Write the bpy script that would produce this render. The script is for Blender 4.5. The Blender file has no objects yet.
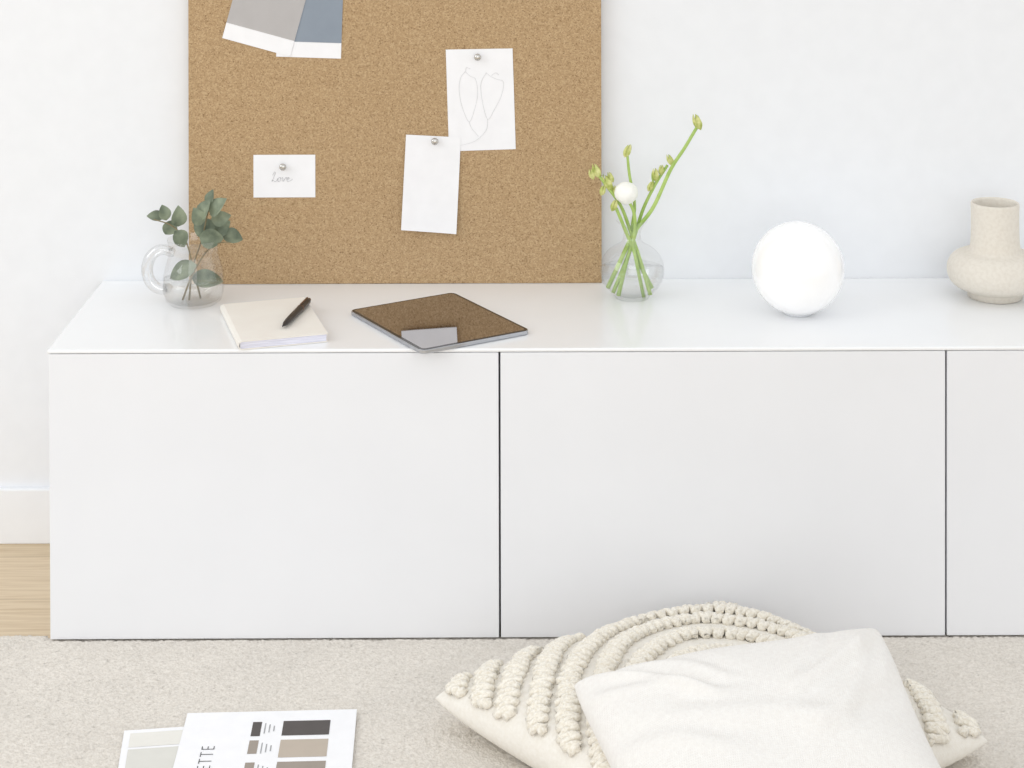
import bpy, math, random
import numpy as np
from mathutils import Vector, Matrix, noise
random.seed(7); np.random.seed(7)
sc=bpy.context.scene
sc.view_settings.view_transform='Standard'
sc.view_settings.look='None'
COL=sc.collection

# ---------------------------------------------------------------- materials
def srgb(r,g,b):
    f=lambda c:(c/255/12.92) if c/255<=.04045 else ((c/255+.055)/1.055)**2.4
    return (f(r),f(g),f(b),1)
def mat(name,col,rough=.6,**kw):
    m=bpy.data.materials.new(name); m.use_nodes=True
    nt=m.node_tree; b=nt.nodes['Principled BSDF']
    b.inputs['Base Color'].default_value=col
    b.inputs['Roughness'].default_value=rough
    for k,v in kw.items():
        b.inputs[k.replace('_',' ')].default_value=v
    return m
def N(m,t,**kw):
    n=m.node_tree.nodes.new(t)
    for k,v in kw.items():
        if k in n.inputs: n.inputs[k].default_value=v
        else: setattr(n,k,v)
    return n
def LK(m,a,b): m.node_tree.links.new(a,b)
def B(m): return m.node_tree.nodes['Principled BSDF']
def coord(m,scale=(1,1,1)):
    tc=N(m,'ShaderNodeTexCoord'); mp=N(m,'ShaderNodeMapping'); mp.inputs['Scale'].default_value=scale
    LK(m,tc.outputs['Object'],mp.inputs['Vector']); return mp.outputs['Vector']
def ramp(m,fac,stops):
    r=N(m,'ShaderNodeValToRGB'); el=r.color_ramp.elements
    while len(el)<len(stops): el.new(.5)
    for e,(p,c) in zip(el,stops): e.position=p; e.color=c
    LK(m,fac,r.inputs['Fac']); return r.outputs['Color']
def bump(m,h,strength=.3,dist=.002,prev=None):
    b=N(m,'ShaderNodeBump'); b.inputs['Strength'].default_value=strength; b.inputs['Distance'].default_value=dist
    LK(m,h,b.inputs['Height'])
    if prev is not None: LK(m,prev,b.inputs['Normal'])
    LK(m,b.outputs['Normal'],B(m).inputs['Normal']); return b.outputs['Normal']
def noisy(m,scale,c1,c2,detail=3,lo=.35,hi=.65,bs=0,bd=.001,sc3=(1,1,1)):
    v=coord(m,sc3); n=N(m,'ShaderNodeTexNoise'); n.inputs['Scale'].default_value=scale; n.inputs['Detail'].default_value=detail
    LK(m,v,n.inputs['Vector'])
    LK(m,ramp(m,n.outputs['Fac'],[(lo,c1),(hi,c2)]),B(m).inputs['Base Color'])
    if bs: bump(m,n.outputs['Fac'],bs,bd)
    return m

M={}
M['wall']=noisy(mat('wall_paint',(1,1,1,1),.95),30,srgb(236,238,241),srgb(238,240,243),4,.35,.65,.03,.0005)
M['trim']=noisy(mat('trim_paint',(1,1,1,1),.5),20,srgb(240,242,245),srgb(243,245,248))
M['cab']=noisy(mat('cabinet_lacquer',(1,1,1,1),.45),8,srgb(229,230,234),srgb(233,234,238))
M['top']=noisy(mat('worktop_lacquer',(1,1,1,1),.20),8,srgb(243,244,245),srgb(245,246,247))
M['door']=noisy(mat('door_lacquer',(1,1,1,1),.5),6,srgb(235,236,239),srgb(237,238,241))
# oak
m=mat('oak_planks',(1,1,1,1),.45)
v=coord(m,(1,1,1)); br=N(m,'ShaderNodeTexBrick'); LK(m,v,br.inputs['Vector'])
br.inputs['Scale'].default_value=1; br.inputs['Brick Width'].default_value=1.3; br.inputs['Row Height'].default_value=.14
br.inputs['Mortar Size'].default_value=.0008; br.inputs['Color1'].default_value=srgb(220,201,172); br.inputs['Color2'].default_value=srgb(210,191,160)
br.inputs['Mortar'].default_value=srgb(184,162,130)
v2=coord(m,(3,60,1)); n=N(m,'ShaderNodeTexNoise',Scale=3.0,Detail=5.0); LK(m,v2,n.inputs['Vector'])
mx=N(m,'ShaderNodeMixRGB',blend_type='MULTIPLY'); mx.inputs['Fac'].default_value=.6
LK(m,br.outputs['Color'],mx.inputs['Color1']); LK(m,ramp(m,n.outputs['Fac'],[(.3,srgb(222,210,194)),(.6,(1,1,1,1))]),mx.inputs['Color2'])
LK(m,mx.outputs['Color'],B(m).inputs['Base Color']); M['oak']=m
# rug
m=mat('wool_pile',(1,1,1,1),1); v=coord(m)
vo=N(m,'ShaderNodeTexVoronoi',Scale=340.0); LK(m,v,vo.inputs['Vector'])
n=N(m,'ShaderNodeTexNoise',Scale=260.0,Detail=4.0); LK(m,v,n.inputs['Vector'])
n2=N(m,'ShaderNodeTexNoise',Scale=7.0,Detail=2.0); LK(m,v,n2.inputs['Vector'])
c=ramp(m,n.outputs['Fac'],[(.3,srgb(215,208,198)),(.62,srgb(231,225,216))])
mx=N(m,'ShaderNodeMixRGB',blend_type='MULTIPLY'); mx.inputs['Fac'].default_value=1
LK(m,c,mx.inputs['Color1']); LK(m,ramp(m,n2.outputs['Fac'],[(.35,(.95,.95,.95,1)),(.65,(1,1,1,1))]),mx.inputs['Color2'])
LK(m,mx.outputs['Color'],B(m).inputs['Base Color']); b1=bump(m,vo.outputs['Distance'],.5,.0015); M['rug']=m
# cork
m=mat('cork',(1,1,1,1),.9); v=coord(m)
vo=N(m,'ShaderNodeTexVoronoi',Scale=560.0); LK(m,v,vo.inputs['Vector'])
sx=N(m,'ShaderNodeSeparateColor'); LK(m,vo.outputs['Color'],sx.inputs['Color'])
c1=ramp(m,sx.outputs['Red'],[(0,srgb(148,120,86)),(.10,srgb(172,143,106)),(.6,srgb(182,153,115)),(1,srgb(196,169,132))])
n=N(m,'ShaderNodeTexNoise',Scale=460.0,Detail=2.0); LK(m,v,n.inputs['Vector'])
c2=ramp(m,n.outputs['Fac'],[(.30,srgb(140,114,86)),(.40,(1,1,1,1))])
mx=N(m,'ShaderNodeMixRGB',blend_type='MULTIPLY'); mx.inputs['Fac'].default_value=.7
LK(m,c1,mx.inputs['Color1']); LK(m,c2,mx.inputs['Color2']); LK(m,mx.outputs['Color'],B(m).inputs['Base Color'])
bump(m,n.outputs['Fac'],.3,.0008); M['cork']=m
def paper(name,c,bs=.1): 
    r,g,b=c; return noisy(mat(name,(1,1,1,1),.85),40,srgb(r-3,g-3,b-3),srgb(r,g,b),4,.35,.65,bs,.001)
M['paper']=paper('white_paper',(246,246,248)); M['grey']=paper('grey_print',(184,181,180)); M['blue']=paper('slate_print',(142,152,164))
M['ink']=noisy(mat('pencil_ink',(1,1,1,1),.8),60,srgb(212,212,214),srgb(222,222,224))
M['inkl']=noisy(mat('caption_ink',(1,1,1,1),.8),60,srgb(160,160,162),srgb(175,175,178))
M['inkh']=noisy(mat('handwriting_ink',(1,1,1,1),.8),60,srgb(178,178,181),srgb(190,190,193))
M['inkd']=noisy(mat('dark_ink',(1,1,1,1),.8),60,srgb(92,92,94),srgb(104,104,106))
M['sw1']=paper('charcoal_print',(90,85,83)); M['sw2']=paper('taupe_print',(190,178,164)); M['sw3']=paper('greige_print',(160,150,140)); M['sw4']=paper('oat_print',(232,230,223)); M['sw5']=paper('stone_print',(220,219,212))
def thin_glass(name,tint,edge,gmin,gmax,blend=.22):
    m=bpy.data.materials.new(name); m.use_nodes=True; nt=m.node_tree; nt.nodes.remove(nt.nodes['Principled BSDF'])
    out=nt.nodes['Material Output']
    lw=N(m,'ShaderNodeLayerWeight'); lw.inputs['Blend'].default_value=blend
    n=N(m,'ShaderNodeTexNoise',Scale=25.0); LK(m,coord(m),n.inputs['Vector'])
    bp_=N(m,'ShaderNodeBump'); bp_.inputs['Strength'].default_value=.12; bp_.inputs['Distance'].default_value=.003; LK(m,n.outputs['Fac'],bp_.inputs['Height'])
    col=ramp(m,lw.outputs['Facing'],[(.0,(tint[0],tint[1],tint[2],1)),(.5,(tint[0],tint[1],tint[2],1)),(.95,(edge,edge,edge*1.01,1))])
    tr=N(m,'ShaderNodeBsdfTransparent'); LK(m,col,tr.inputs['Color'])
    gl=N(m,'ShaderNodeBsdfGlossy'); gl.inputs['Roughness'].default_value=.02; LK(m,bp_.outputs['Normal'],gl.inputs['Normal'])
    fr=ramp(m,lw.outputs['Facing'],[(.0,(gmin,)*3+(1,)),(.5,(gmin*1.5,)*3+(1,)),(1,(gmax,)*3+(1,))])
    mx=N(m,'ShaderNodeMixShader'); LK(m,fr,mx.inputs['Fac']); LK(m,tr.outputs[0],mx.inputs[1]); LK(m,gl.outputs[0],mx.inputs[2])
    LK(m,mx.outputs[0],out.inputs['Surface']); return m
M['glass']=thin_glass('clear_glass',(1,1,1),.70,.10,.5,.18)
M['handle']=thin_glass('handle_glass',(.99,.99,.99),.66,.18,.6,.28)
M['water']=thin_glass('water',(.985,.99,.985),.84,.09,.4,.22)
M['opal']=mat('opal_glass',srgb(250,250,251),.05,IOR=1.5,Subsurface_Weight=.9,Coat_Weight=1.0,Coat_Roughness=.02,Emission_Strength=.10)
B(M['opal']).inputs['Subsurface Radius'].default_value=(.07,.07,.07)
B(M['opal']).inputs['Emission Color'].default_value=(1,1,1,1)
n=N(M['opal'],'ShaderNodeTexNoise',Scale=6.0); LK(M['opal'],coord(M['opal']),n.inputs['Vector']); LK(M['opal'],ramp(M['opal'],n.outputs['Fac'],[(.3,srgb(246,246,248)),(.7,srgb(248,248,250))]),B(M['opal']).inputs['Base Color'])
M['ceramic']=noisy(mat('sandy_stoneware',(1,1,1,1),.8),200,srgb(220,213,201),srgb(227,221,210),4,.3,.6,.2,.0007)
M['cover']=noisy(mat('notebook_cover',(1,1,1,1),.7),30,srgb(238,233,225),srgb(240,236,228),3,.35,.65,.03,.0003)
M['pages']=noisy(mat('page_block',(1,1,1,1),.8),30,srgb(212,212,226),srgb(238,238,250),2,.4,.6,0,.001,(1,1,60))
M['pen']=noisy(mat('black_pen',(1,1,1,1),.3),40,srgb(38,36,38),srgb(46,44,46))
M['chrome']=noisy(mat('polished_metal',(1,1,1,1),.25,Metallic=1.0),40,srgb(196,194,190),srgb(206,204,200))
M['copper']=noisy(mat('bronze_metal',(1,1,1,1),.3,Metallic=1.0),40,srgb(120,95,80),srgb(130,105,88))
M['alu']=noisy(mat('aluminium',(1,1,1,1),.35,Metallic=1.0),80,srgb(186,188,193),srgb(192,194,199))
M['screen']=noisy(mat('tablet_glass',(1,1,1,1),.03,Metallic=1.0),3,srgb(170,167,169),srgb(174,171,172))
M['bezel']=noisy(mat('tablet_bezel',(1,1,1,1),.12),30,srgb(30,30,33),srgb(36,36,39))
M['euc']=noisy(mat('eucalyptus_leaf',(1,1,1,1),.6),45,srgb(92,104,86),srgb(142,152,128))
M['twig']=noisy(mat('twig_bark',(1,1,1,1),.7),60,srgb(120,108,80),srgb(142,130,98))
M['stem']=noisy(mat('green_stem',(1,1,1,1),.45),40,srgb(150,182,88),srgb(180,206,118))
M['bud']=noisy(mat('green_bud',(1,1,1,1),.55),120,srgb(178,190,100),srgb(222,222,156))
M['petal']=noisy(mat('white_petal',(1,1,1,1),.6),50,srgb(246,246,238),srgb(252,252,248))
# textiles
def fabric(name,c1,c2,s):
    m=mat(name,(1,1,1,1),.95); v=coord(m)
    w1=N(m,'ShaderNodeTexWave',Scale=s,Distortion=1.5); w1.bands_direction='X'; LK(m,v,w1.inputs['Vector'])
    w2=N(m,'ShaderNodeTexWave',Scale=s,Distortion=1.5); w2.bands_direction='Y'; LK(m,v,w2.inputs['Vector'])
    ad=N(m,'ShaderNodeMath',operation='ADD'); LK(m,w1.outputs['Fac'],ad.inputs[0]); LK(m,w2.outputs['Fac'],ad.inputs[1])
    n=N(m,'ShaderNodeTexNoise',Scale=200.0,Detail=3.0); LK(m,v,n.inputs['Vector'])
    LK(m,ramp(m,n.outputs['Fac'],[(.3,c1),(.7,c2)]),B(m).inputs['Base Color'])
    bump(m,ad.outputs[0],.3,.0006); return m
M['linen']=fabric('linen_weave',srgb(234,231,227),srgb(239,237,233),130)
M['cotton']=fabric('cotton_weave',srgb(234,229,219),srgb(240,236,228),180)
M['yarn']=noisy(mat('cream_yarn',(1,1,1,1),1,Sheen_Weight=.4),320,srgb(230,222,206),srgb(246,241,230),4,.35,.6,.8,.0018)

# ---------------------------------------------------------------- helpers
def mesh_obj(name,vs,fs,mt,parent=None,smooth=True,mats=None,fmi=None):
    me=bpy.data.meshes.new(name); me.from_pydata([tuple(map(float,v)) for v in vs],[],[tuple(int(i) for i in f) for f in fs]); me.update()
    for x in (mats or [mt]): me.materials.append(M[x])
    if fmi is not None: me.polygons.foreach_set('material_index',fmi)
    me.polygons.foreach_set('use_smooth',[smooth]*len(me.polygons))
    o=bpy.data.objects.new(name,me); COL.objects.link(o)
    if parent: o.parent=parent
    return o
def thing(name,label,cat,loc=(0,0,0),rotz=0,group=None):
    e=bpy.data.objects.new(name,None); e.empty_display_size=.05; COL.objects.link(e)
    e.location=loc; e.rotation_euler=(0,0,rotz); e['label']=label; e['category']=cat
    if group: e['group']=group
    return e
def box(name,x0,x1,y0,y1,z0,z1,mt,parent=None,bev=0):
    vs=[(x,y,z) for x in(x0,x1) for y in(y0,y1) for z in(z0,z1)]
    fs=[(0,1,3,2),(4,6,7,5),(0,4,5,1),(2,3,7,6),(0,2,6,4),(1,5,7,3)]
    o=mesh_obj(name,vs,fs,mt,parent,False)
    if bev:
        b=o.modifiers.new('bevel','BEVEL'); b.width=bev; b.segments=3
    return o
def lathe(name,prof,mt,parent=None,seg=96,center=(0,0,0),capends=False,wob=0):
    vs=[];fs=[];n=len(prof)
    for i in range(seg):
        a=2*math.pi*i/seg
        for j,(r,z) in enumerate(prof):
            rr=r*(1+wob*math.sin(3*a+z*40))
            vs.append((center[0]+rr*math.cos(a),center[1]+rr*math.sin(a),center[2]+z))
    for i in range(seg):
        k=(i+1)%seg
        for j in range(n-1):
            fs.append((i*n+j,k*n+j,k*n+j+1,i*n+j+1))
    o=mesh_obj(name,vs,fs,mt,parent)
    import bmesh
    bm=bmesh.new(); bm.from_mesh(o.data); bmesh.ops.remove_doubles(bm,verts=bm.verts,dist=1e-6)
    bmesh.ops.recalc_face_normals(bm,faces=bm.faces); bm.to_mesh(o.data); bm.free()
    o.data.polygons.foreach_set('use_smooth',[True]*len(o.data.polygons))
    return o
def smoothpath(pts,n=8):
    P=[Vector(p) for p in pts]; P=[2*P[0]-P[1]]+P+[2*P[-1]-P[-2]]; out=[]
    for i in range(1,len(P)-2):
        for k in range(n):
            t=k/n; a,b,c,d=P[i-1:i+3]
            out.append(.5*((2*b)+(c-a)*t+(2*a-5*b+4*c-d)*t*t+(3*b-a-3*c+d)*t**3))
    out.append(P[-2]); return out
def tube_geo(path,rad,seg=8,up=Vector((0.13,.9,.3)).normalized()):
    vs=[];fs=[];n=len(path)
    for i,p in enumerate(path):
        t=(path[min(i+1,n-1)]-path[max(i-1,0)]).normalized()
        a=t.cross(up).normalized(); b=t.cross(a).normalized()
        r=rad(i/(n-1)) if callable(rad) else (rad[i] if isinstance(rad,list) else rad)
        for k in range(seg):
            an=2*math.pi*k/seg; vs.append(p+a*r*math.cos(an)+b*r*math.sin(an))
    for i in range(n-1):
        for k in range(seg):
            k2=(k+1)%seg; fs.append((i*seg+k,i*seg+k2,(i+1)*seg+k2,(i+1)*seg+k))
    fs.append(tuple(range(seg))[::-1]); fs.append(tuple((n-1)*seg+k for k in range(seg)))
    return vs,fs
def tube(name,pts,rad,mt,parent=None,seg=8,n=8):
    vs,fs=tube_geo(smoothpath(pts,n),rad,seg); return mesh_obj(name,vs,fs,mt,parent)
def tubes(name,paths,rad,mt,parent=None,seg=6,n=6):
    V=[];F=[]
    for p in paths:
        vs,fs=tube_geo(smoothpath(p,n),rad,seg); o=len(V); V+=vs; F+=[tuple(i+o for i in f) for f in fs]
    return mesh_obj(name,V,F,mt,parent)

# ---------------------------------------------------------------- setting
WY=.336   # wall plane
def struct(o,**k): o['kind']='structure'; return o
FZ=-.01
struct(box('floor',-3,4.5,-5,WY+.1,FZ-.05,FZ,'oak'))
struct(box('wall_back',-3,4.5,WY,WY+.1,FZ,2.7,'wall'))
struct(box('baseboard_back',-3,4.5,WY-.011,WY-.0001,FZ,.0735,'trim',bev=.002))

# ---------------------------------------------------------------- cabinets
TOP=.389
for i in range(3):
    x=.6*i; xl=-.005 if i==0 else 0
    lab=['white handleless cabinet unit with flat door below the notebook','white handleless cabinet unit with flat door behind the cushions','white handleless cabinet unit with flat door below the ceramic vase'][i]
    e=thing('cabinet',lab,'cabinet',(x,0,FZ),group='row of low cabinets')
    vs=[];fs=[]
    def addb(x0,x1,y0,y1,z0,z1):
        o=len(vs); vs.extend([(a,b,c) for a in(x0,x1) for b in(y0,y1) for c in(z0,z1)])
        fs.extend([tuple(k+o for k in f) for f in [(0,1,3,2),(4,6,7,5),(0,4,5,1),(2,3,7,6),(0,2,6,4),(1,5,7,3)]])
    H=TOP-.0052-FZ; BY=WY-.013
    addb(xl+.0006,.016,.0195,BY,.0,H); addb(.584,.5994,.0195,BY,0,H); addb(.016,.584,.0195,BY,H-.016,H); addb(.016,.584,.0195,BY,.012,.028); addb(.016,.584,BY-.01,BY,.028,H-.016)
    mesh_obj('body',vs,fs,'cab',e,False)
    box('door',xl+.0014,.5986,0,.0185,.0090,TOP-.0058-FZ,'door',e,bev=.0008)
t=thing('worktop','thin glossy white top panel running over the cabinets','worktop',(0,0,TOP-.005))
box('panel',-.006,1.801,-.001,WY-.0005,0,.005,'top',t,bev=.0020)

# ---------------------------------------------------------------- rug
e=thing('rug','pale beige nubby wool rug on the oak floor','rug',(0,0,FZ))
xs=np.arange(-.8,2.0,.0028); ys=np.arange(-.95,.0155,.0026); nx,ny=len(xs),len(ys)
X,Y=np.meshgrid(xs,ys,indexing='ij'); Z=np.full_like(X,.0076)+np.random.rand(nx,ny)*.0020
X=X+np.random.randn(nx,ny)*.0006; Y=Y+np.random.randn(nx,ny)*.0005
Y[:,-1]=.0155; Y=np.minimum(Y,.0155)
Z=np.where((Y>-.003)&(X>-.01),Z-.0030,Z)
for s in ((0,slice(None)),(-1,slice(None)),(slice(None),0),(slice(None),-1)): Z[s]=.0005
idx=np.arange(nx*ny).reshape(nx,ny)
F=np.stack([idx[:-1,:-1],idx[1:,:-1],idx[1:,1:],idx[:-1,1:]],-1).reshape(-1,4)
mesh_obj('pile',np.stack([X,Y,Z],-1).reshape(-1,3),F,'rug',e)

# ---------------------------------------------------------------- cork board
BYF=.312
bx0,bx1,bz0,bz1=.1296,.7543,TOP+.0005,1.02
e=thing('cork_board','large frameless cork pinboard leaning on the wall','pinboard',(.442,BYF,bz0))
lean=math.radians(.7); e.rotation_euler=(-lean,0,0)
box('cork_panel',bx0-.442,bx1-.442,0,.012,0,bz1-bz0,'cork',e,bev=.0006)
def bp(x,z,d=0):
    h=z-bz0; return Vector((x,BYF+h*math.sin(lean)-d*math.cos(lean),bz0+h*math.cos(lean)))
def card(name,label,cat,corners,mt,d,curl=.0,part='sheet',group=None,n=14):
    c=[Vector((x,0,z)) for x,z in corners]; cen=sum(c,Vector())/4
    loc=bp(cen.x,cen.z,d); e=thing(name,label,cat,loc,0,group); e.rotation_euler=(-lean,0,0)
    vs=[];fs=[]
    for s in (0,1):
        for i in range(n+1):
            for j in range(n+1):
                u=i/n;w=j/n
                p=(c[0]*(1-u)+c[1]*u)*(1-w)+(c[3]*(1-u)+c[2]*u)*w-cen
                p.y=-curl*(w**2)*(.5+.5*u)-curl*.3*(1-u)**2*w +s*.0003
                vs.append(p)
    K=(n+1)**2
    for i in range(n):
        for j in range(n):
            a=i*(n+1)+j; fs.append((a,a+1,a+n+2,a+n+1)); fs.append((K+a,K+a+n+1,K+a+n+2,K+a+1))
    o=mesh_obj(part,vs,fs,mt,e); return e,cen
def pin(x,z,label):
    e=thing('push_pin',label,'pin',bp(x,z,.0022),group='metal pins on the cork board'); e.rotation_euler=(math.pi/2-lean,0,0)
    lathe('pin_head',[(0,0),(.0036,0),(.0036,.0015),(.0028,.003),(.0030,.0045),(.0050,.0055),(.0054,.0066),(.0050,.0078),(.0038,.0088),(.0020,.0094),(0,.0096)],'chrome',e,32)
ca,cc=card('note_card','small white card with handwritten word pinned to cork','card',[(.2277,.585),(.3212,.585),(.3212,.5205),(.2277,.5205)],'paper',.0006)
def loc_s(pts,cen,k=1.0): return [(x-cen.x,-.0006,z-cen.z) for x,z in pts]
def st(x0,z0,s,pts): return [(x0+s*a,z0+s*b) for a,b in pts]
zz=.5505
strokes=[st(.2555,zz-.006,.0125,[(.1,.75),(.3,1.15),(.42,1.05),(.22,.5),(.05,.05),(0,.12),(.1,.2),(.4,.0),(.62,.15)]),
 st(.2635,zz-.006,.0125,[(.0,.15),(.1,.4),(.32,.5),(.15,.42),(.1,.08),(.28,.02),(.45,.3),(.32,.5),(.5,.42),(.62,.48)]),
 st(.2705,zz-.006,.0125,[(0,.45),(.12,.5),(.16,.02),(.5,.5),(.62,.4)]),
 st(.2775,zz-.006,.0125,[(0,.22),(.32,.36),(.25,.52),(.06,.34),(.14,.03),(.5,.12),(.75,.3)])]
tubes('handwriting',[loc_s(s,cc) for s in strokes],.00028,'inkh',ca)
pin(.273,.568,'round silver push pin holding the small card')
ca,cc=card('note_paper','blank white slip of paper pinned at a slight tilt','paper',[(.4586,.6151),(.5415,.6106),(.5345,.4657),(.4510,.4717)],'paper',.0014,.006)
pin(.5023,.6058,'round silver push pin holding the blank slip')
ca,cc=card('sketch_paper','white torn-edged sheet with faint pencil leaf sketch','paper',[(.5189,.7434),(.6200,.7449),(.6245,.5925),(.5234,.5894)],'paper',.0008,.0)
d1=[(.548,.710),(.541,.700),(.539,.680),(.544,.655),(.554,.634),(.562,.652),(.567,.676),(.564,.698),(.556,.703),(.548,.710)]
d2=[(.580,.708),(.572,.692),(.574,.665),(.582,.638),(.592,.652),(.603,.674),(.606,.694),(.597,.698),(.588,.702),(.580,.708)]
d3=[(.582,.638),(.580,.622),(.566,.607),(.548,.600),(.534,.598)]; d4=[(.554,.634),(.558,.624),(.568,.612)]; d5=[(.549,.710),(.550,.716),(.556,.714)]; d6=[(.588,.704),(.594,.708),(.599,.705)]
tubes('pencil_drawing',[[ (x-cc.x,-.0003,z-cc.z) for x,z in d] for d in (d1,d2,d3,d4,d5,d6)],.0003,'ink',ca)
pin(.5672,.7328,'round silver push pin holding the sketch')
def swatch(label,bl,w,h,ang,stripe,mt,d):
    ax=Vector((math.cos(ang),math.sin(ang))); up=Vector((-math.sin(ang),math.cos(ang))); bl=Vector(bl)
    q=lambda a,b:tuple(bl+ax*a+up*b)
    e,cen=card('paint_swatch_card',label,'card',[q(0,h),q(w,h),q(w,0),q(0,0)],'paper',d,group='paint swatch cards on the board')
    pts=[q(.0,h-.004),q(w,h-.004),q(w,stripe),q(0,stripe)]
    mesh_obj('colour_panel',[(x-cen.x,-.0004,z-cen.z) for x,z in pts],[(0,3,2,1)],mt,e,False)
swatch('slate blue paint swatch card with white bottom strip',(.2624,.7335),.098,.15,math.radians(-2.0),.0235,'blue',.0006)
swatch('light grey paint swatch card with white bottom strip, tilted',(.1810,.7620),.1065,.15,math.radians(-15.5),.0245,'grey',.0014)

# ---------------------------------------------------------------- notebook + pen
TS=TOP+.0003
e=thing('notebook','closed notebook with pale beige soft cover under a pen','notebook',(.284,.098,TS),math.radians(16.5))
w,h=.0605,.090; NT=.0118
box('page_block',-w+.002,w-.002,-h+.002,h-.002,.0012,NT-.0013,'pages',e)
vs=[];fs=[]
prof=[(w,0),( -w+.004,0),(-w,.002),(-w-.001,NT/2),(-w,NT-.0018),(-w+.004,NT),(w,NT)]
pin2=[(w,.0011),(-w+.004,.0011),(-w+.0012,.003),(-w+.0004,NT/2),(-w+.0012,NT-.0026),(-w+.004,NT-.0011),(w,NT-.0011)]
L=prof+pin2[::-1]; n=len(L)
for y in (-h,h): vs+=[(a,y,b) for a,b in L]
for i in range(n): fs.append((i,(i+1)%n,n+(i+1)%n,n+i))
k=len(prof)
for i in range(k-1):
    a,b,c_,d_=i,i+1,n-2-i,n-1-i
    fs.append((a,d_,c_,b)); fs.append((n+a,n+b,n+c_,n+d_))
mesh_obj('cover',vs,fs,'cover',e,False)
a=Vector((.304,.044)); b_=Vector((.3265,.167)); dr=b_-a; L_=dr.length
e=thing('pen','slim black ballpoint pen resting on the notebook','pen',(a.x,a.y,TS+NT+.0003+.0051),math.atan2(dr.y,dr.x))
def rodx(name,prof,mt):
    o=lathe(name,[(r*1.05,z*.84) for r,z in prof],mt,e,24); o.rotation_euler=(0,math.pi/2,0); return o
rodx('barrel',[(0,.0),(.0008,.0),(.0012,.004),(.0032,.014),(.0042,.03),(.0046,.06),(.0047,.1),(.0046,.138),(.0040,.145),(0,.1455)],'pen')
rodx('push_button',[(0,.145),(.0026,.145),(.0026,.152),(.0016,.1545),(0,.1546)],'copper')
rodx('ring',[(.0047,.098),(.0050,.0985),(.0050,.1005),(.0047,.101)],'copper')
box('clip',.086,.119,-.0014,.0014,.0052,.0062,'copper',e,bev=.0003)

# ---------------------------------------------------------------- tablet
def rounded(w,h,r,n=8):
    p=[]
    for cx,cy,a0 in ((w-r,h-r,0),(-w+r,h-r,90),(-w+r,-h+r,180),(w-r,-h+r,270)):
        for i in range(n+1):
            a=math.radians(a0+90*i/n); p.append((cx+r*math.cos(a),cy+r*math.sin(a)))
    return p
def slab(name,loops,mt,parent):
    vs=[];fs=[]; n=len(loops[0][0])
    for pts,z in loops: vs+=[(x,y,z) for x,y in pts]
    for l in range(len(loops)-1):
        for i in range(n):
            k=(i+1)%n; fs.append((l*n+i,l*n+k,(l+1)*n+k,(l+1)*n+i))
    fs.append(tuple(range(n))[::-1]); fs.append(tuple((len(loops)-1)*n+i for i in range(n)))
    return mesh_obj(name,vs,fs,mt,parent,False)
e=thing('tablet','slim grey aluminium tablet with dark reflective screen, lying flat','tablet',(.5140,.109,TS),math.radians(31))
W,H=.0855,.1085
slab('casing',[(rounded(W-.001,H-.001,.009),0),(rounded(W,H,.010),.001),(rounded(W,H,.010),.0050),(rounded(W-.0005,H-.0005,.0095),.0056)],'alu',e)
slab('bezel',[(rounded(W-.0012,H-.0012,.009),.0056),(rounded(W-.0012,H-.0012,.009),.0059)],'bezel',e)
slab('screen',[(rounded(W-.005,H-.005,.006),.0059),(rounded(W-.005,H-.005,.006),.0061)],'screen',e)

# ---------------------------------------------------------------- glass jug + eucalyptus
J=Vector((.1540,.212,TS))
e=thing('glass_jug','small clear glass jug with round loop handle holding eucalyptus','jug',J)
outer=[(0,0),(.028,0),(.034,.0015),(.0395,.006),(.0432,.016),(.0445,.029),(.0435,.043),(.0400,.057),(.0365,.068),(.0350,.077),(.0358,.086),(.0375,.094),(.0377,.0950),(.0371,.0955),(.0365,.0948)]
lathe('jug_body',outer,'glass',e)
tp=[(-.0350,0,.080)]
for i in range(15):
    a=math.radians(58+ i*(232/14)); tp.append((-.0445+.0230*math.cos(a),0,.050+.0290*math.sin(a)))
tp.append((-.044,0,.024))
tube('loop_handle',tp,lambda t:.0062+.0022*math.sin(math.pi*t),'handle',e,seg=20,n=5)
lathe('water',[(0,.0048),(.0325,.0052),(.0378,.008),(.0418,.016),(.0432,.028),(.0428,.038),(0,.038)],'water',e,64)
def leaf_geo(c,dirv,nrm,L,Wd,V,F,fold=.18):
    d=Vector(dirv).normalized(); n=Vector(nrm); s=d.cross(n).normalized(); n=s.cross(d).normalized()
    o=len(V); K=8
    for i in range(K+1):
        t=i/K; w=Wd*.5*math.sin(math.pi*t**.78)**.8 if 0<t<1 else .0003
        for j in (-1,-.5,0,.5,1):
            V.append(Vector(c)+d*(t-.5)*L+s*w*j+n*(abs(j)*w*fold*2 - (t-.5)**2*L*.35))
    for i in range(K):
        for j in range(4):
            a=o+i*5+j; F.append((a,a+1,a+6,a+5))
def P27(px,py,dy=0):
    return Vector((.1555+(px-192)*.001456,.216+dy,.4893-(py-235)*.001456))
sprigs=[([(186,301,0),(189,270,.004),(199,240,0),(205,215,-.004),(211,198,-.006)],
         [(204,207,15,70,21),(217,204,16,50,22),(197,214,13,120,18),(201,229,18,160,24),(211,235,18,-20,23),(209,196,10,85,15),(219,217,14,10,19)]),
        ([(197,300,.004),(190,268,0),(184,240,-.01),(171,224,-.014),(153,217,-.016)],
         [(152,217,10,180,16),(163,211,11,110,15),(167,228,13,235,18),(178,214,14,80,20),(180,236,15,-60,18),(180,271,17,200,30)]),
        ([(180,300,-.004),(190,275,-.01),(205,250,-.014),(220,240,-.02),(230,240,-.02)],
         [(229,239,15,-15,21),(219,229,14,50,19),(205,279,16,-5,30)])]
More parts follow.
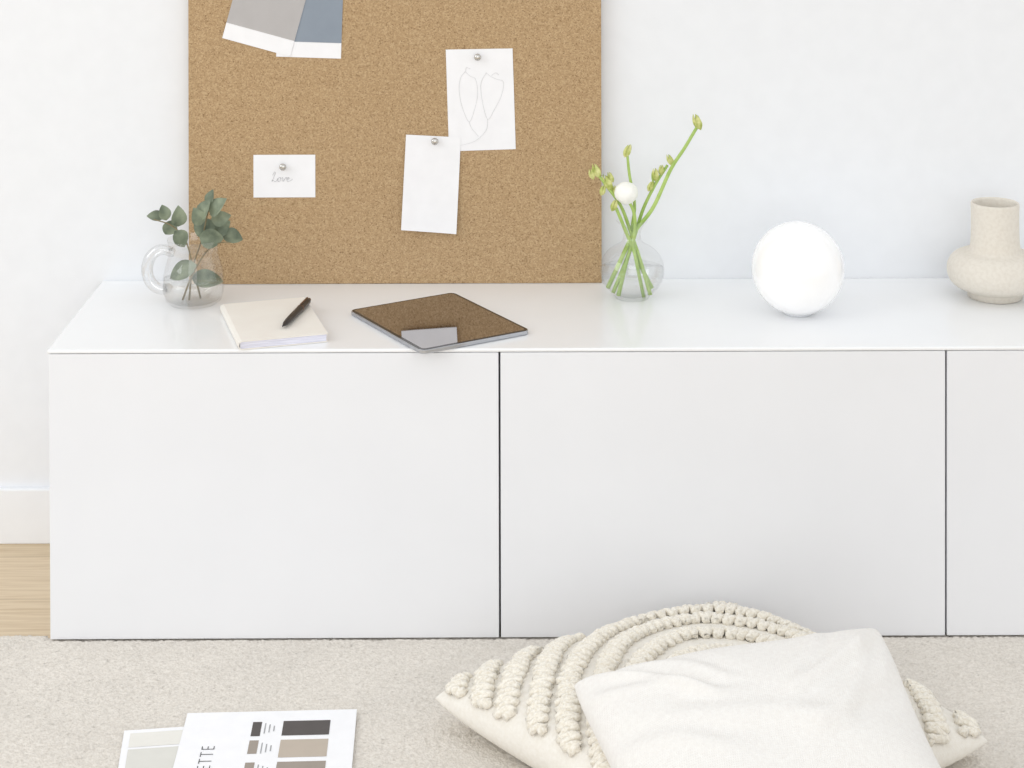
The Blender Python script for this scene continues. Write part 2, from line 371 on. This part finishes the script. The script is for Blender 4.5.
for k,(sp,lv) in enumerate(sprigs):
    e=thing('eucalyptus_sprig','dusty green eucalyptus sprig standing in the glass jug','plant',(.1555,.212,TS+.006),group='eucalyptus in the glass jug')
    O=Vector(e.location)
    tube('stem',[P27(a,b,c)-O for a,b,c in sp],lambda t:.0015*(1-.5*t),'twig',e)
    V=[];F=[]
    for px,py,wd,an,ln in lv:
        a=math.radians(an+random.uniform(-10,10)); inside=py>248
        dy=random.uniform(-.012,.006) if inside else random.uniform(-.022,.014)
        d=Vector((math.cos(a),random.uniform(-.35,.35),math.sin(a)))
        nr=Vector((random.uniform(-.8,.8),-1,random.uniform(-.2,1.4)))
        leaf_geo(P27(px,py,dy)-O,d,nr,ln*.00145*1.08,wd*.00145*1.15,V,F)
    mesh_obj('leaves',V,F,'euc',e)

# ---------------------------------------------------------------- bulb vase + flowers
VB=Vector((.7945,.232,TS))
e=thing('bulb_vase','round clear glass bud vase with water and green stems','vase',VB)
outer=[(0,0),(.018,0),(.024,.001)]
R=.0472; zc=.0415
for i in range(1,16):
    a=math.radians(-62+i*(124/15)); outer.append((R*math.cos(a)**.96,zc+.0415*math.sin(a)))
outer+=[(.0175,.0805),(.0140,.0850),(.0125,.0910),(.0130,.0990),(.0165,.1070),(.0225,.1135),(.0228,.1143),(.0220,.1147),(.0212,.1140)]
lathe('vase_body',outer,'glass',e)
wp=[(0,.0045),(.0195,.0050)]
for i in range(1,9):
    a=math.radians(-62+i*8.4); wp.append(((R-.0012)*math.cos(a),zc+.0402*math.sin(a)))
wp=[p for p in wp if p[1]>=.0045]+[(0,wp[-1][1])]
lathe('water',wp,'water',e,64)
def P30(px,py,dy=0): return Vector((.6181+(px-512)*.0014693,.232+dy,.8261-(py)*.0014693))
def blob_geo(c,r,V,F,st=(1,1,1),ax=None,nu=10,nv=8,basis=None):
    o=len(V); q=Vector((0,0,1)).rotation_difference(Vector(ax)) if ax else None
    for j in range(nv+1):
        th=math.pi*j/nv
        for i in range(nu):
            ph=2*math.pi*i/nu
            p=Vector((r*st[0]*math.sin(th)*math.cos(ph),r*st[1]*math.sin(th)*math.sin(ph),r*st[2]*math.cos(th)))
            if q: p=q@p
            if basis: p=basis[0]*p.x+basis[1]*p.y+basis[2]*p.z
            V.append(Vector(c)+p)
    for j in range(nv):
        for i in range(nu):
            k=(i+1)%nu; F.append((o+j*nu+i,o+(j+1)*nu+i,o+(j+1)*nu+k,o+j*nu+k))
G='cut flowers in the bulb vase'
flowers=[
 ('tall green stem ending in a single pale bud','single',.0034,[(608,288,.006),(620,262,.004),(634,232,0),(653,206,-.004),(670,168,-.008),(684,146,-.009),(697,124,-.01)],[(697,121,6)]),
 ('green stem with small clustered yellow-green buds','cluster',.0030,[(650,293,-.006),(641,262,0),(631,232,.002),(621,205,0),(607,185,0),(598,173,0)],[(597,171,5.5),(608,183,6),(603,190,4),(611,177,4),(592,174,4),(615,190,3.5)]),
 ('white ranunculus bloom on a green stem','bloom',.0032,[(618,294,-.006),(626,264,.004),(634,234,-.003),(634,212,-.004),(627,196,-.006)],[(626,191,13)]),
 ('green stem with pale green bud tip','single',.0028,[(644,297,.006),(637,264,-.004),(632,234,.003),(635,205,.006),(630,175,.008),(628,156,.008)],[(628,152,5)]),
 ('green branching stem with pale buds','cluster',.0030,[(613,292,.0),(626,262,.006),(636,232,.003),(644,208,.006),(656,184,.006),(668,165,.006)],[(671,161,4.5),(656,176,5),(662,171,4),(651,187,4)]),
 ('thick pale green stem leaning in the vase','plain',.0034,[(652,288,.002),(640,264,.006),(630,240,-.002),(621,218,-.006),(616,206,-.008)],[(614,204,4.5)]),
]
for lab,kind,sr,path,buds in flowers:
    e=thing('flower_stem',lab,'flower',VB+Vector((0,0,.006)),group=G); O=Vector(e.location)
    tube('stem',[P30(a,b,c)-O for a,b,c in path],lambda t:sr*(1-.3*t),'stem',e,seg=10)
    V=[];F=[]; dy=path[-1][2]
    if kind=='bloom':
        px,py,r=buds[0]; c=P30(px,py,dy)-O; rr=r*.00147
        blob_geo(c,rr*.85,V,F,nu=20,nv=14)
        for ring,(cnt,tilt,sz) in enumerate([(5,.25,.75),(6,.7,.95),(7,1.15,1.05),(8,1.65,1.05)]):
            for i in range(cnt):
                a=2*math.pi*(i+ring*.4)/cnt
                nv_=Vector((math.sin(tilt)*math.cos(a),math.sin(tilt)*math.sin(a),math.cos(tilt)))
                blob_geo(c+nv_*rr*.28,rr*sz*.76,V,F,(.85,.85,.8),tuple(nv_),12,8)
        mesh_obj('blossom',V,F,'petal',e)
    else:
        for px,py,r in buds:
            c=P30(px,py,dy)-O; rr=r*.00147
            lx=random.uniform(-.5,.5)
            blob_geo(c,rr*.8,V,F,(.75,.75,1.25),(lx,.1,1),12,9)
            for i in range(5):
                a=2*math.pi*i/5
                leaf_geo(c+Vector((math.cos(a)*rr*.45,math.sin(a)*rr*.45,rr*.2)),(math.cos(a)*.1+lx,math.sin(a)*.1,1),(math.cos(a),math.sin(a),.1),rr*2.7,rr*1.0,V,F)
        mesh_obj('buds',V,F,'bud',e)
    if kind=='cluster':
        V=[];F=[]
        pp=smoothpath([P30(a,b,c)-O for a,b,c in path],8)
        p=pp[int(.8*(len(pp)-1))]; s=-1
        leaf_geo(p+Vector((s*.004,0,.008)),(s*.25,.1,1),(s,-.6,-.2),.020,.005,V,F)
        mesh_obj('leaf',V,F,'stem',e)

# ---------------------------------------------------------------- globe lamp
e=thing('globe_lamp','white opal glass globe lamp on the cabinet top','lamp',(1.0255,.1536,TS))
r=.0655; pr=[]
for i in range(49):
    a=math.radians(-72+i*162/48); pr.append((max(r*math.cos(a),0),.0645+r*math.sin(a)))
pr=[(0,pr[0][1]-.0003)]+pr; lathe('globe',pr,'opal',e,128)
lathe('base',[(0,0),(.019,0),(.0195,.0008),(.0195,.0020),(0,.0020)],'trim',e,64)

# ---------------------------------------------------------------- ceramic vase
e=thing('ceramic_vase','cream stoneware vase with cylindrical neck and bulging round body','vase',(1.3286,.232,TS))
pr=[(0,0),(.037,0),(.0395,.0015),(.040,.0085),(.0415,.0105),(.047,.0120)]
for i in range(15):
    a=math.radians(-58+i*134/14); pr.append((.041+.0285*math.cos(a)**.85,.0395+.0268*math.sin(a)))
pr+=[(.044,.0665),(.0395,.0675),(.0370,.0695),(.0362,.0740),(.0353,.0800),(.0348,.088),(.0344,.1),(.0344,.115),(.0346,.128),(.0349,.136),(.0346,.1385),(.0335,.1395),(.0322,.1388),(.0308,.136),(.0296,.12),(.0296,.085),(.033,.068),(.055,.05),(.05,.02),(0,.008)]
lathe('vase_body',pr,'ceramic',e,128,wob=.003)

# ---------------------------------------------------------------- papers on the rug
RZ=.0008
def sheet(name,label,cat,ox,oy,rot,w,h,z,mt='paper'):
    e=thing(name,label,cat,(ox,oy,z),rot); n=10
    vs=[];fs=[]
    for s in (0,1):
        for i in range(n+1):
            for j in range(n+1):
                vs.append((w*i/n,-h*j/n,.0006-s*.0005))
    K=(n+1)**2
    for i in range(n):
        for j in range(n):
            a=i*(n+1)+j; fs.append((a,a+1,a+n+2,a+n+1)); fs.append((K+a,K+a+n+1,K+a+n+2,K+a+1))
    for i in range(n):
        for (a,b) in ((i*(n+1),(i+1)*(n+1)),(i*(n+1)+n,(i+1)*(n+1)+n),(i,i+1),(n*(n+1)+i,n*(n+1)+i+1)): fs.append((a,b,K+b,K+a))
    mesh_obj('sheet',vs,fs,mt,e,False); return e
def rects(name,rs,mt,parent,z=.0009,ky=.8):
    vs=[];fs=[]
    for x0,x1,y0,y1 in rs:
        o=len(vs); vs+=[(x0,-y0*ky,z),(x1,-y0*ky,z),(x1,-y1*ky,z),(x0,-y1*ky,z)]; fs.append((o+3,o+2,o+1,o))
    return mesh_obj(name,vs,fs,mt,parent,False)
e=sheet('swatch_sheet','white sheet with pale stone colour blocks tucked under another','paper',.1454,-.2385,math.radians(7),.148,.21,RZ)
for r_,k in (((.008,.14,.010,.050),'sw4'),((.008,.14,.056,.115),'sw5'),((.008,.14,.121,.18),'sw5')): rects('colour_block',[r_],k,e)
e=sheet('palette_sheet','white printed palette sheet with charcoal and taupe swatches','paper',.2155,-.201,math.radians(2.1),.2080,.297,RZ+.0016)
for r_,k in (((.120,.177,.031,.073),'sw1'),((.0830,.0940,.032,.073),'sw1'),((.120,.177,.085,.134),'sw2'),((.120,.177,.146,.194),'sw3'),((.0830,.0940,.085,.122),'sw3'),((.0830,.0940,.146,.185),'sw3')):
    rects('swatch_block',[r_],k,e)
for y0 in (.036,.092,.152):
    for q_ in range(3): rects('caption_line',[(.098+q_*.0055,.0995+q_*.0055,y0+.004*q_,y0+.030-.003*((q_*7)%3))],'inkl',e)
c=bpy.data.curves.new('lettering','FONT'); c.body='PALETTE'; c.size=.0235; c.space_character=1.3; c.align_x='RIGHT'; c.extrude=.0001; c.offset=-.0005; c.materials.append(M['inkd'])
o=bpy.data.objects.new('lettering_text',c); COL.objects.link(o)
bpy.context.view_layer.update()
me=bpy.data.meshes.new_from_object(o.evaluated_get(bpy.context.evaluated_depsgraph_get())); bpy.data.objects.remove(o)
o=bpy.data.objects.new('lettering',me); COL.objects.link(o); o.parent=e; o.rotation_euler=(0,0,math.pi/2); o.scale=(.84,1,1); o.location=(.0435,-.078,.001)
if not me.materials: me.materials.append(M['inkd'])

# ---------------------------------------------------------------- cushions
KY=.8   # the cushions are squashed a little front to back
CA=np.array([.847,-.340]); aA=.2475; kA=.06; kC=.06; phi=math.radians(36); SEAM=.035; TA=.060
def hfun(u,v,p=.45): return np.clip((1-u*u)*(1-v*v),0,1)**p
def xyA(u,v):
    cr=1-kC*(u*u*v*v)**2
    return aA*u*(1-kA*(1-v*v))*cr, aA*v*(1-kA*(1-u*u))*cr
def uvA(x,y):
    u=x/aA; v=y/aA
    for _ in range(10):
        uc=np.clip(u,-1,1); vc=np.clip(v,-1,1); cr=1-kC*(uc*uc*vc*vc)**2
        u,v=x/(aA*(1-kA*(1-vc**2))*cr), y/(aA*(1-kA*(1-uc**2))*cr)
    return u,v
def seam(u,v): return SEAM-.012*(np.clip(-v,0,1))
def topA(u,v): return seam(u,v)+TA*hfun(u,v,.40)
def zA_world(X,Y):
    dx=X-CA[0]; dy=Y-CA[1]; x=dx*math.cos(phi)+dy*math.sin(phi); y=-dx*math.sin(phi)+dy*math.cos(phi)
    u,v=uvA(x,y); ins=(abs(u)<1)&(abs(v)<1)
    return np.where(ins,topA(np.clip(u,-1,1),np.clip(v,-1,1)),0)
def grid_cushion(name,n,fpos,mt,parent,flip=False,world=None):
    t=np.linspace(-1,1,n); s=np.sin(t*math.pi/2); U,V=np.meshgrid(s,s,indexing='ij')
    Pn=fpos(U,V).reshape(-1,3); idx=np.arange(n*n).reshape(n,n)
    if world is not None: Pn=world(Pn)
    F=np.stack([idx[:-1,:-1],idx[1:,:-1],idx[1:,1:],idx[:-1,1:]],-1).reshape(-1,4)
    if flip: F=F[:,::-1]
    return mesh_obj(name,Pn,F,mt,parent)
cph,sph=math.cos(phi),math.sin(phi)
def toW(P):
    P=np.asarray(P,dtype=float); x=P[:,0]*cph-P[:,1]*sph; y=P[:,0]*sph+P[:,1]*cph
    return np.stack([x,y*KY,P[:,2]],-1)
e=thing('tufted_cushion','cream square cushion with looped yarn tufting in curved bands','cushion',(CA[0],CA[1]*KY,RZ))
def fa_top(U,V):
    x,y=xyA(U,V); return np.stack([x,y,topA(U,V)-RZ],-1)
def fa_bot(U,V):
    x,y=xyA(U,V); z=np.maximum(seam(U,V)-.075*hfun(U,V,.5),RZ+.0008); return np.stack([x,y,z-RZ],-1)
grid_cushion('front_panel',90,fa_top,'cotton',e,world=toW)
grid_cushion('back_panel',90,fa_bot,'cotton',e,True,world=toW)
V=[];F=[]; per=.0365
def surf(x,y):
    u,v=uvA(np.float64(x),np.float64(y)); 
    if abs(u)>.975 or abs(v)>.975: return None
    return float(topA(u,v))-RZ
AMP=.0112; SEGS=8
run=[];rad=[]
def flush():
    global V,F
    if len(run)>=6:
        vs,fs=tube_geo(list(run),list(rad),7,Vector((.02,.03,1)).normalized()); o=len(V); V+=vs; F+=[tuple(i+o for i in f) for f in fs]
    run.clear(); rad.clear()
for band in range(0,15):
    rc=.012+band*per
    if rc>.46: break
    def pos(t,r):
        R_=r*(1+.04*math.sin(3*t+.9)+.008*math.sin(9*t+r*70)); wx=.02+R_*math.cos(t)+.10*R_*math.sin(t); wy=-.12+1.9*R_*math.sin(t)
        return wx*cph+wy*sph,-wx*sph+wy*cph
    t=0.0; sgn=1
    while t<2*math.pi:
        x0,y0=pos(t,rc); x1,y1=pos(t+.01,rc); ds=math.hypot(x1-x0,y1-y0)/.01
        dt=.0076/max(ds,.008)*random.uniform(.8,1.2); A=AMP*random.uniform(.8,1.15)
        zo=random.uniform(-.0008,.0010)
        for k in range(SEGS):
            f=k/SEGS; w=-math.cos(math.pi*f)*sgn; tt=t+dt*f
            bx,by=pos(tt,rc); bx2,by2=pos(tt+.004,rc); tn=Vector((bx2-bx,by2-by,0)).normalized(); sd=Vector((-tn.y,tn.x,0))
            x=bx+sd.x*w*A+random.uniform(-.0007,.0007); y=by+sd.y*w*A+random.uniform(-.0007,.0007)
            z=surf(x,y)
            if z is None: flush(); continue
            zx=surf(x+.002,y); zy=surf(x,y+.002)
            if zx is None or zy is None: flush(); continue
            nv_=Vector((-(zx-z)/.002,-(zy-z)/.002,1)).normalized()
            lob=abs(math.sin(math.pi*f*2.5))
            run.append(Vector((x,y,z))+nv_*(.0016+.0034*(1-w*w)+.0014*lob+zo)); rad.append((.0042+.0012*lob)*random.uniform(.88,1.12))
        t+=dt; sgn=-sgn
    flush()
mesh_obj('yarn_tufting',toW(V),F,'yarn',e)

TL,TR,BL,BR=[np.array(p) for p in ((.675,-.425,.108),(1.046,-.412,.170),(.755,-.77,.040),(1.105,-.75,.040))]
ctr=(TL+TR+BL+BR)/4; ctr[2]=RZ
e=thing('linen_cushion','plain off-white linen cushion lying over the tufted cushion','cushion',(ctr[0],ctr[1]*KY,ctr[2]))
nn=np.cross(TR-BL,TL-BR); nn/=np.linalg.norm(nn)
creases=[((-.97,.97),(-.35,.35),.06,.007),((-.92,.6),(-.2,.3),.07,.004),((.95,.92),(.25,.25),.07,.006),((.9,.5),(.3,-.1),.08,.004),((-.6,.92),(-.2,.5),.06,.003),((.55,.95),(.3,.5),.06,.003),((-.5,.1),(.3,-.1),.12,.004),((-.95,.0),(-.4,-.2),.09,.004),((.8,.75),(.5,.05),.06,.003)]
def fb(sign,T):
    def f(U,V):
        k=.06; cr=1-.05*(U*U*V*V)**2; u=U*(1-k*(1-V**2))*cr; v=V*(1-k*(1-U**2))*cr
        u1=(u+1)/2; v1=(v+1)/2
        P=(TL[None,None]*(1-u1)[...,None]+TR*u1[...,None])*v1[...,None]+(BL*(1-u1)[...,None]+BR*u1[...,None])*(1-v1)[...,None]
        h=hfun(U,V,.42)
        wr=np.zeros_like(U)
        for (a,b,wd,hh) in creases:
            a=np.array(a);b=np.array(b);d=b-a;L=np.hypot(*d)
            t=((U-a[0])*d[0]+(V-a[1])*d[1])/L**2; tc=np.clip(t,0,1)
            bend=.05*np.sin(3*tc)
            dist=((U-a[0])*-d[1]+(V-a[1])*d[0])/L-bend; over=np.maximum(0,np.abs(t-.5)-.5)*L
            prof=np.exp(-(dist/wd)**2)-.6*np.exp(-((dist-wd*1.5)/wd)**2)
            wr+=hh*prof*np.exp(-(over/.15)**2)
        wr*=np.clip(h*2,0,1)
        for i in range(U.shape[0]):
            for j in range(U.shape[1]):
                wr[i,j]+=noise.noise(Vector((U[i,j]*1.3+5,V[i,j]*1.3,sign)))*.010*min(1,h[i,j]*1.5)
        P=P+nn*(sign*(T*h+wr))[...,None]
        if sign>0: 
            P[...,2]=np.maximum(P[...,2],zA_world(P[...,0],P[...,1])+np.where(h>0,.015,.012))
        else: P[...,2]=np.maximum(np.maximum(P[...,2],RZ+.001),zA_world(P[...,0],P[...,1])+.012)
        return (P-ctr)*np.array([1,KY,1])
    return f
grid_cushion('front_panel',190,fb(1,.060),'linen',e)
grid_cushion('back_panel',110,fb(-1,.045),'linen',e,True)

# ---------------------------------------------------------------- camera
cam=bpy.data.cameras.new('camera'); co=bpy.data.objects.new('camera',cam); COL.objects.link(co); sc.camera=co
th,yaw,roll=.0114,.00475,-.0022
cam.sensor_width=36; cam.lens=2263.4*.8*36/1024; cam.shift_y=-584.2/1024
fw=Vector((math.sin(yaw)*math.cos(th),math.cos(yaw)*math.cos(th),-math.sin(th)))
rt=Vector((math.cos(yaw),-math.sin(yaw),0)); up=rt.cross(fw)
Rm=Matrix((rt,up,-fw)).transposed()@Matrix.Rotation(roll,3,'Z')
co.matrix_world=Matrix.Translation((.607,-2.4201,1.1523))@Rm.to_4x4()
cam.clip_end=50

# ---------------------------------------------------------------- light
w=bpy.data.worlds.new('daylight'); sc.world=w; w.use_nodes=True
bg=w.node_tree.nodes['Background']; bg.inputs['Color'].default_value=(.982,.992,1,1); bg.inputs['Strength'].default_value=1.0
def area(name,loc,tgt,size,power,col=(1,1,1)):
    l=bpy.data.lights.new(name,'AREA'); l.shape='RECTANGLE'; l.size=size[0]; l.size_y=size[1]; l.energy=power; l.color=col
    o=bpy.data.objects.new(name,l); COL.objects.link(o); o.location=loc
    o.rotation_euler=(Vector(tgt)-Vector(loc)).to_track_quat('-Z','Y').to_euler(); return o
area('window_light',(-2.4,-1.6,2.1),(.5,.1,.3),(1.8,2.2),27,(.985,.993,1))
area('rear_fill_light',(.7,-4.4,1.3),(.8,0,.3),(2.8,1.8),22,(1,1,1))  # added fill lamp behind the camera, brightens the door fronts
